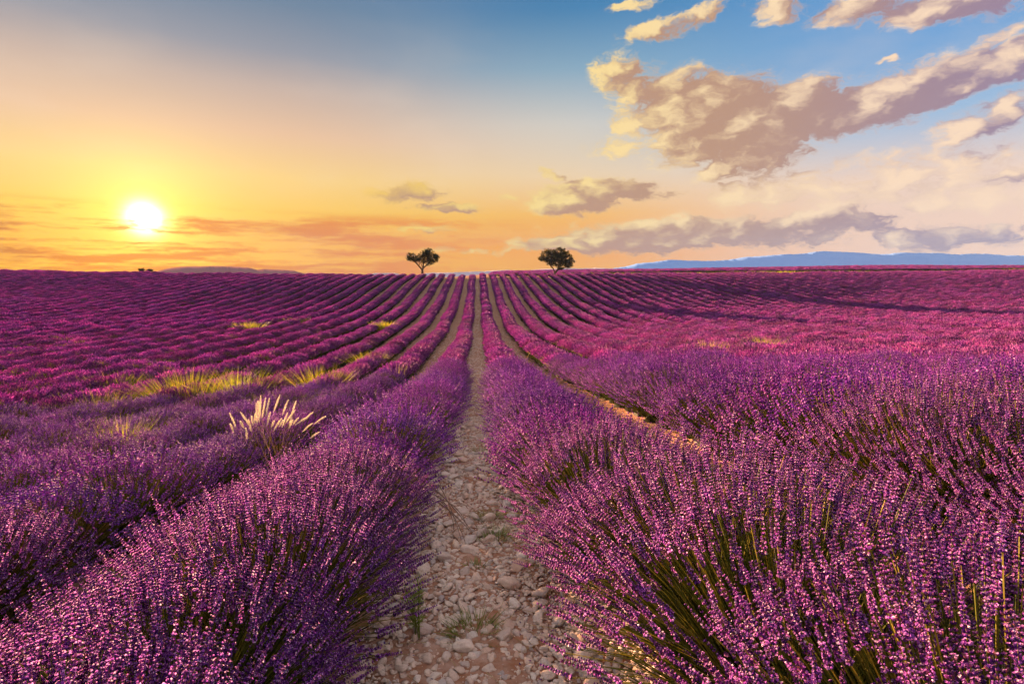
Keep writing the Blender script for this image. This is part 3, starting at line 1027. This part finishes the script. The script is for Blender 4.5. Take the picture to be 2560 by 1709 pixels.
# dead stems and fallen flower bits
mb = MB()
n = 260
a = r.random(n) * 6.283
y = 1.1 + 7 * r.random(n) ** 1.4
x = np.sign(r.normal(0, 1, n)) * (.47 - .40 * r.random(n) ** 1.6)
c0 = np.stack([x, y, zg(x, y) + .022], 1)
L = r.uniform(.02, .09, n)
dv = np.stack([np.cos(a) * L, np.sin(a) * L, r.normal(0, .004, n)], 1)
tubes(mb, c0 - dv, c0 + np.stack([0 * x, 0 * x, .006 + 0 * x], 1), c0 + dv, .0014, .0009, 2, 0, r.random(n))
n = 420
y = 1.1 + 6 * r.random(n) ** 1.3
x = np.sign(r.normal(0, 1, n)) * (.48 - .42 * r.random(n) ** 1.8)
p = np.stack([x, y, zg(x, y) + .024], 1)
V = p[:, None] + r.normal(0, .0045, (n, 4, 3)) * (1, 1, .5)
mb.add(V.reshape(-1, 3), (np.array([(0, 1, 2), (0, 3, 1), (1, 3, 2)])[None] + (np.arange(n) * 4)[:, None, None]).reshape(-1, 3), 1, np.repeat(r.random(n), 4))
tag(link('litter', mb.mesh('litter', [straw_m, calyx_m]), path), kind='stuff')


# ------------------------------------------------------------------ grasses and weeds
def blades(mb, r, n, rad, h, wid, m=0, lean=.5, rlo=0.0, rhi=1.0, oval=1.0):
    a = r.random(n) * 6.283
    q = np.sqrt(r.random(n)) * rad
    b = np.stack([q * np.cos(a), q * np.sin(a) * oval, np.zeros(n)], 1)
    hh = h * r.uniform(.55, 1.1, n)
    ln = r.normal(0, lean * .35, (n, 2)) + np.stack([np.cos(a), np.sin(a)], 1) * (q / rad * lean)[:, None]
    t = b + np.stack([ln[:, 0] * hh, ln[:, 1] * hh, hh], 1)
    c = b * .6 + t * .4
    c[:, 2] += hh * .16
    side = np.stack([-np.sin(a + r.normal(0, 1, n)), np.cos(a), 0 * a], 1) * wid
    mid = b * .25 + c * .5 + t * .25
    V = np.stack([b - side, b + side, mid - side * .8, mid + side * .8, t], 1)
    T = np.array([(0, 1, 3), (0, 3, 2), (2, 3, 4)])[None] + (np.arange(n) * 5)[:, None, None]
    mb.add(V.reshape(-1, 3), T.reshape(-1, 3), m, np.repeat(r.uniform(rlo, rhi, n), 5))


TUFTS = [  # photo position of the middle, photo width, photo height, label
    (475, 972, 130, 60, 'broad yellow-green grass tuft, largest of those among the left rows'),
    (602, 966, 120, 55, 'dense bright yellow grass tuft just right of the largest tuft'),
    (800, 950, 85, 50, 'yellow-green grass tuft in the row above the white plumes, to their right'),
    (922, 897, 48, 26, 'small bright yellow grass tuft nearest the path on the left'),
    (962, 814, 34, 18, 'tiny lime grass tuft on a far row left of the path'),
    (622, 818, 50, 20, 'small yellow grass tuft far out below the long hill'),
    (240, 1004, 100, 30, 'flat straggling yellow grass patch near the left edge'),
    (285, 952, 70, 24, 'faded olive grass patch above the straggling yellow patch'),
    (290, 1080, 80, 44, 'thin straw-coloured grass tuft left of the white plumes'),
    (380, 910, 60, 16, 'olive grass wisp in a row above the broadest yellow tuft'),
    (735, 802, 60, 12, 'long faint yellow grass streak on a far row left of path'),
    (700, 1000, 40, 30, 'thin yellow grass sprig just above the white plumes'),
    (1785, 874, 52, 34, 'upright yellow grass tuft, left one of two in the right field'),
    (1912, 864, 44, 32, 'upright yellow grass tuft, right one of two in the right field'),
]
for i, (px, py_, w, h, lab) in enumerate(TUFTS):
    r = np.random.default_rng(1200 + i)
    x, y = hit(px, py_ + h * .15, .45)
    d = math.hypot(x - CAM[0], y)
    k = d / FPX
    mb = MB()
    root_h = .30
    blades(mb, r, 480, w * k * .40, root_h + .10 + h * k * .85, max(.003, .00038 * d), lean=.8, rlo=.15 if i < 12 else .5, oval=.8)
    o = link('grass_tuft', mb.mesh('grass_tuft', [grass_m]))
    o.location = seat(x, y, -.02)
    tag(o, lab, 'grass', 'yellow grass tufts among the lavender')

# the clump of white feathery plumes
PLU = [(285, 485, 362, 740), (460, 400, 560, 620), (700, 265, 690, 620), (730, 262, 745, 560), (800, 250, 770, 600), (760, 320, 740, 700), (925, 262, 850, 560), (880, 300, 800, 650), (1110, 255, 990, 550),
       (1220, 290, 1110, 545), (1345, 315, 1240, 600), (915, 480, 850, 700), (1190, 510, 1090, 750), (1080, 600, 950, 790), (1350, 570, 1180, 780), (1300, 600, 1230, 860), (1640, 605, 1480, 740),
       (1840, 685, 1640, 800), (1520, 700, 1330, 800), (1600, 780, 1430, 900), (1720, 940, 1540, 1030), (1850, 1190, 1630, 1220), (1910, 1225, 1840, 1225), (560, 540, 590, 740), (620, 530, 630, 680), (690, 560, 670, 720),
       (440, 620, 490, 750), (280, 705, 320, 850), (510, 690, 520, 880), (1300, 760, 1230, 900), (1400, 720, 1300, 830), (1100, 620, 1040, 720), (980, 700, 930, 800)]
cx, cyy = hit(690, 1075, .55)
dpl = math.hypot(cx - CAM[0], cyy)
pc = link('plume_grass', None)
pc.location = seat(cx, cyy)
tag(pc, 'clump of white feathery grass plumes rising from the lavender', 'grass')
r = np.random.default_rng(5)
right = np.array([math.cos(YAW + .5), math.sin(YAW + .5) * -1, 0]) * 0 + np.array([.9, .43, 0])
fwd = np.array([-.43, .9, 0])
o3 = np.array(seat(cx, cyy))
kk = dpl / FPX * 300 / 2349
st = MB()
for i, (tx, ty, bx, by) in enumerate(PLU):
    dp = r.uniform(-.16, .16)
    def loc(a, b, dp=dp):
        return right * ((a - 1000) * kk) + fwd * dp + np.array([0, 0, .52 + (900 - b) * kk])
    A, C = loc(bx, by), loc(tx, ty)
    B = (A + C) / 2 + np.array([0, 0, .012])
    n = 9
    tt = np.linspace(0, 1, n)
    pts = A[None] * ((1 - tt) ** 2)[:, None] + B[None] * (2 * tt * (1 - tt))[:, None] + C[None] * (tt ** 2)[:, None]
    mb = MB()
    nb = 260
    u = r.random(nb)
    P0 = np.stack([np.interp(u, tt, pts[:, a]) for a in range(3)], 1)
    ax = (C - A) / np.linalg.norm(C - A)
    rd = r.normal(0, 1, (nb, 3)); rd -= (rd @ ax)[:, None] * ax; rd /= np.linalg.norm(rd, axis=1, keepdims=True)
    env = (np.sin(np.clip(u * .93 + .07, 0, 1) * math.pi) ** .5) * .0105 + .0015
    P1_ = P0 + rd * env[:, None] + ax * .016
    sd_ = np.cross(rd, ax) * .0032
    mb.add(np.stack([P0 - sd_, P0 + sd_, P1_], 1).reshape(-1, 3), np.arange(nb * 3).reshape(-1, 3), 0, np.repeat(r.random(nb), 3))
    tubes(mb, A[None], B[None], C[None], .004, .001, 4, 0, np.array([.6]))
    link('plume', mb.mesh('plume', [plume_m]), pc)
    g0 = np.array([r.normal(0, .06), r.normal(0, .06), 0.0])
    ctl = (g0 + A) / 2 + np.array([0, 0, .10])
    tubes(st, g0[None], ctl[None], A[None], .0013, .0009, 4, 0, r.random(1))
tag(link('stalks', st.mesh('stalks', [straw_m]), pc), kind='stuff')
# a few small dry plumes farther up the same row, and dry stalks lying over the gap
def straw_clump(px, py_, n, h, lean, lab, seed, rad=.08):
    r = np.random.default_rng(seed)
    x, y = hit(px, py_, .5)
    mb = MB()
    a = r.random(n) * 6.28
    b = np.stack([np.cos(a) * rad * r.random(n), np.sin(a) * rad * r.random(n), np.full(n, .1)], 1)
    t = b + np.stack([r.normal(lean, .25, n), r.normal(0, .25, n), np.ones(n)], 1) * (h * r.uniform(.7, 1.1, n))[:, None]
    tubes(mb, b, (b + t) / 2 + (0, 0, .04), t, .003, .002, 3, 0, r.random(n))
    q = b * .3 + t * .7
    tubes(mb, q, (q + t) / 2, t, .009, .003, 2, 0, .5 + .5 * r.random(n), 5)
    o = link('dry_grass', mb.mesh('dry_grass', [straw_m]))
    o.location = seat(x, y)
    tag(o, lab, 'grass')
straw_clump(995, 935, 14, .72, .1, 'small pale dry grass clump higher up the second row left of path', 61, .16)
straw_clump(1046, 962, 6, .62, .9, 'few bent dry stalks leaning over the gap right of the second row', 62, .05)
straw_clump(1290, 916, 8, .70, .1, 'faint straw stalks on the first row right of path', 63, .25)

def weed(px, py_, n, h, rad, lab, seed, tall=False):
    r = np.random.default_rng(seed)
    x, y = hit(px, py_, 0)
    o = link('weed', None)
    o.location = seat(x, y, .01)
    tag(o, lab, 'weed')
    if tall:
        mb = MB()
        ns = 5
        for s_ in range(ns):
            b = np.array([[r.normal(0, .01), r.normal(0, .01), 0]]); t = np.array([[r.normal(.02, .07), r.normal(0, .06), h * r.uniform(.6, 1)]])
            tubes(mb, b, (b + t) / 2 + (0, 0, .05), t, .003, .0012, 4, 0, np.array([.4]))
            m = 70
            u = r.uniform(.25, 1, m)
            p = b + (t - b) * u[:, None]
            d = np.stack([r.normal(0, 1, m), r.normal(0, 1, m), r.uniform(.1, .9, m)], 1); d /= np.linalg.norm(d, axis=1, keepdims=True)
            L = r.uniform(.02, .055, m)[:, None]
            sd_ = np.cross(d, (0, 0, 1.)) * .003
            mb.add(np.stack([p + d * L * .4 - sd_, p + d * L * .4 + sd_, p + d * L, p], 1).reshape(-1, 3), (np.array([(0, 1, 2), (0, 3, 1)])[None] + (np.arange(m) * 4)[:, None, None]).reshape(-1, 3), 0, np.repeat(r.random(m), 4))
        link('stem', mb.mesh('weed_stem', [green_m]), o)
    else:
        mb = MB(); blades(mb, r, n, rad, h, .0016, lean=1.6)
        link('leaves', mb.mesh('weed_leaves', [green_m]), o)
    return o
weed(1045, 1600, 0, .34, .1, 'spindly green weed seedling at the left edge of the path', 71, True)
weed(1185, 1590, 260, .05, .11, 'low green weed mat on the path pebbles, nearest the viewer', 72)
weed(1235, 1355, 150, .06, .10, 'small dark weed in the middle of the path', 73)
weed(1225, 1300, 120, .05, .09, 'weed sprig on the path just beyond the dark weed', 74)
weed(1205, 1132, 130, .06, .12, 'far low weed patch on the path between the purple rows', 75)
weed(1190, 1425, 60, .045, .05, 'tiny weed tuft left of centre on the path', 76)

# dead woody branch at the left row's foot
r = np.random.default_rng(81)
x, y = hit(1152, 1345, 0)
dbz = link('dead_branch', None); dbz.location = seat(x, y, .02)
tag(dbz, 'grey dead branch hanging from the left row onto the path', 'branch')
mb = MB()
for i in range(6):
    a = np.array([[-.16 + r.normal(0, .03), .05 + r.normal(0, .05), .26 + r.normal(0, .05)]])
    c = np.array([[r.normal(.03, .05), r.normal(-.04, .07), .0]])
    tubes(mb, a, (a + c) / 2 + np.array([[r.normal(.04, .03), r.normal(0, .05), .05]]), c, .005 * r.uniform(.6, 1.4), .0015, 5, 0, np.array([.5]), 4)
link('twigs', mb.mesh('twigs', [twig_m]), dbz)

# grass verge along the far edge on the right ---------------------------------
r = np.random.default_rng(91)
mb = MB()
for j in range(900):
    x = r.uniform(14, 118)
    y = 97 + r.normal(0, 1.6) + x * .02
    b = MB()
    blades(b, r, 10, r.uniform(.3, .7), r.uniform(.35, .75), .035, lean=.35, rlo=.0 if r.random() < .45 else .45, rhi=.5 if r.random() < .45 else 1.0)
    V, T, M_, Rn = b.arrays()
    mb.add(V + np.array(seat(x, y)), T, 0, Rn)
tag(link('grass_verge', mb.mesh('grass_verge', [grass_m])), 'strip of dry yellow-green verge grass beyond the row ends', 'grass', kind='stuff')


# ------------------------------------------------------------------ trees
def tree(name, px, base_y, height_px, Z, lobes, limbs, nleaf, lab, seed, tilt=0.0):
    """limbs: polylines in photo px relative to the trunk foot (x right, y up); lobes: ellipses of the crown in the same units"""
    r = np.random.default_rng(seed)
    d = pix(px, base_y)
    t = Z / d[1]
    x, y = CAM[0] + d[0] * t, CAM[1] + d[1] * t
    k = Z / FPX
    o = link(name, None)
    o.location = seat(x, y, -.05)
    tag(o, lab, 'tree', 'two lone trees on the crest')
    dz = CAM_H + d[2] * t - float(zg(x, y))          # how high the photo's foot sits above the land there
    tr = MB()
    tips = []
    for (pl, r0, r1) in limbs:
        p = np.array([(a * k, dpt * k, b * k + (dz if b > 0 else -.0)) for a, b, dpt in pl])
        for i in range(len(p) - 1):
            u0, u1 = i / (len(p) - 1), (i + 1) / (len(p) - 1)
            ra, rb = (r0 + (r1 - r0) * u0) * k, (r0 + (r1 - r0) * u1) * k
            e = p[i + 1] + (p[i + 1] - p[i]) * .06
            tubes(tr, p[i][None], ((p[i] + e) / 2 + r.normal(0, .02, 3))[None], e[None], ra, rb, 3, 0, np.array([.5]), 8)
        for i in range(len(p)):
            if pl[i][1] > 18:
                tips.append(p[i])
        tips.append((p[-1] + p[-2]) / 2)
    tips = np.array(tips)
    clumps = []
    for (a, b, rx, rz, n) in lobes:
        for _ in range(n):
            v = r.normal(0, 1, 3); v /= np.linalg.norm(v)
            q = r.random() ** (1 / 2.4)
            c = np.array([a * k + v[0] * q * rx * k, v[1] * q * (rx * .85) * k, b * k + dz + v[2] * q * rz * k])
            clumps.append(c)
            s_ = tips[np.argmin(np.linalg.norm(tips - c, axis=1))]
            tubes(tr, s_[None], ((s_ + c) / 2 + r.normal(0, .08, 3) + (0, 0, -.05))[None], c[None], .028, .010, 3, 0, np.array([.5]), 4)
    link('trunk', tr.mesh('trunk', [bark_m], smooth=True), o)
    lf = MB()
    per = nleaf // len(clumps)
    for c in clumps:
        n = int(per * r.uniform(.6, 1.4))
        p = c + r.normal(0, 1, (n, 3)) * (.14, .14, .13)
        dd = r.normal(0, 1, (n, 3)); dd[:, 2] += .5; dd /= np.linalg.norm(dd, axis=1, keepdims=True)
        sd_ = np.cross(dd, r.normal(0, 1, (n, 3))); sd_ /= np.linalg.norm(sd_, axis=1, keepdims=True)
        L, wd = r.uniform(.12, .22, n)[:, None], r.uniform(.035, .06, n)[:, None]
        V = np.stack([p, p + dd * L * .5 + sd_ * wd, p + dd * L, p + dd * L * .5 - sd_ * wd], 1)
        lf.add(V.reshape(-1, 3), (np.array([(0, 1, 2), (0, 2, 3)])[None] + (np.arange(n) * 4)[:, None, None]).reshape(-1, 3), 0, np.repeat(r.random(n), 4))
    tag(link('crown', lf.mesh('crown', [tleaf_m]), o), kind='stuff')
    return o

tree('almond_tree', 1056, 688, 66, 92.5,
     [(-26, 43, 15, 12, 34), (-12, 38, 9, 8, 14), (4, 46, 12, 12, 34), (16, 52, 11, 14, 40), (25, 43, 14, 14, 44), (18, 32, 11, 8, 20), (-2, 38, 9, 8, 14), (36, 42, 7, 8, 10)],
     [([(0, -8, 0), (0, 6, 0), (0, 15, 0)], 3.4, 2.8), ([(0, 14, 0), (-7, 22, 1), (-15, 31, 3), (-24, 38, 5), (-31, 42, 4)], 2.2, .6), ([(0, 14, 0), (3, 20, -1), (3, 30, -2), (6, 42, -3), (8, 52, -2)], 2.3, .6),
      ([(2, 18, 0), (9, 24, 3), (17, 30, 6), (25, 38, 9), (32, 44, 10)], 1.7, .5), ([(3, 28, 0), (12, 38, -6), (18, 50, -8), (20, 58, -8)], 1.4, .4), ([(-8, 23, 0), (-5, 33, -4), (-6, 42, -6)], .9, .3), ([(1, 20, 0), (-4, 30, 8), (-14, 42, 12)], 1.1, .3)],
     8200, 'smaller lone tree with a forked, heart-shaped crown left of the path', 301)
tree('almond_tree', 1387, 691, 80, 95,
     [(-12, 52, 26, 16, 70), (10, 56, 26, 16, 80), (28, 46, 18, 16, 50), (-28, 46, 12, 10, 26), (0, 40, 24, 14, 60), (22, 32, 18, 12, 36), (32, 30, 12, 10, 18), (-14, 36, 12, 9, 16), (42, 38, 7, 9, 9), (-38, 45, 6, 5, 5), (16, 22, 10, 4, 8)],
     [([(-2, -8, 0), (0, 6, 0), (2, 12, 0)], 4.2, 3.6), ([(0, 10, 0), (-4, 20, 2), (-11, 28, 4), (-18, 38, 7), (-26, 48, 8)], 2.0, .6), ([(2, 11, 0), (8, 20, 0), (9, 30, -3), (4, 44, -6), (2, 58, -6)], 2.6, .6),
      ([(8, 19, 0), (14, 28, 5), (18, 40, 9), (18, 54, 12)], 1.8, .5), ([(8, 18, 0), (17, 18, -4), (26, 24, -7), (33, 32, -9), (38, 42, -10)], 1.5, .5), ([(9, 28, 0), (20, 38, -8), (30, 48, -12)], 1.4, .4),
      ([(-10, 28, 0), (-8, 40, -8), (-10, 54, -10)], 1.2, .4), ([(5, 30, 0), (-2, 42, 10), (-8, 56, 14)], 1.2, .4)],
     17000, 'larger lone tree with a dense rounded crown right of the path', 302)


def bush(px, py_, w, h, Z, lab, seed):
    r = np.random.default_rng(seed)
    d = pix(px, py_); t = Z / d[1]
    x, y = CAM[0] + d[0] * t, d[1] * t
    k = Z / FPX
    o = link('bush', None); o.location = seat(x, y); tag(o, lab, 'bush')
    top = CAM_H + d[2] * t - float(zg(x, y))
    st_, lf = MB(), MB()
    n = 420
    v = r.normal(0, 1, (n, 3)); v /= np.linalg.norm(v, axis=1, keepdims=True)
    p = v * (r.random((n, 1)) ** .4) * np.array([w * k / 2, w * k / 3, h * k / 2]) * r.uniform(.7, 1.2, (n, 1)) + np.array([0, 0, top])
    s_ = .16
    V = np.stack([p, p + r.normal(0, s_, (n, 3)), p + r.normal(0, s_, (n, 3))], 1)
    lf.add(V.reshape(-1, 3), np.arange(3 * n).reshape(-1, 3), 0, np.repeat(r.random(n), 3))
    m = 6
    a = np.stack([r.normal(0, .2, m), r.normal(0, .2, m), np.zeros(m)], 1)
    c = np.stack([r.normal(0, w * k / 4, m), r.normal(0, .3, m), np.full(m, top)], 1)
    tubes(st_, a, (a + c) / 2, c, .05, .02, 2, 0, r.random(m), 4)
    link('trunk', st_.mesh('bush_stem', [bark_m]), o); tag(link('crown', lf.mesh('bush_crown', [tleaf_m]), o), kind='stuff')
bush(354, 675, 14, 7, 150, 'tiny dark bush on the skyline under the sun, left of two', 401)
bush(374, 676, 14, 5, 152, 'tiny dark bush on the skyline under the sun, right of two', 402)
bush(2045, 673, 10, 6, 200, 'tiny dark bush on the far field edge before the mountains', 403)

# ------------------------------------------------------------------ haze
HT, HB = 110.0, -60.0
V = [(x, y, z) for z in (HB, HT) for y in (-560, 1750) for x in (-560, 2100)]
hz = link('haze', mk_mesh('haze', V, [(0, 2, 3, 1), (4, 5, 7, 6), (0, 1, 5, 4), (1, 3, 7, 5), (3, 2, 6, 7), (2, 0, 4, 6)], []))
hm = bpy.data.materials.new('haze_air')
hm.use_nodes = True
hm.node_tree.nodes.clear()
pv_ = hm.node_tree.nodes.new('ShaderNodeVolumePrincipled')
pv_.inputs['Color'].default_value = (.32, .58, 1.0, 1)
pv_.inputs['Density'].default_value = .28 / 1900
pv_.inputs['Anisotropy'].default_value = -.35
hm.node_tree.links.new(pv_.outputs[0], hm.node_tree.nodes.new('ShaderNodeOutputMaterial').inputs['Volume'])
hz.data.materials.append(hm)
tag(hz, 'thin pale air over the whole field', kind='stuff')
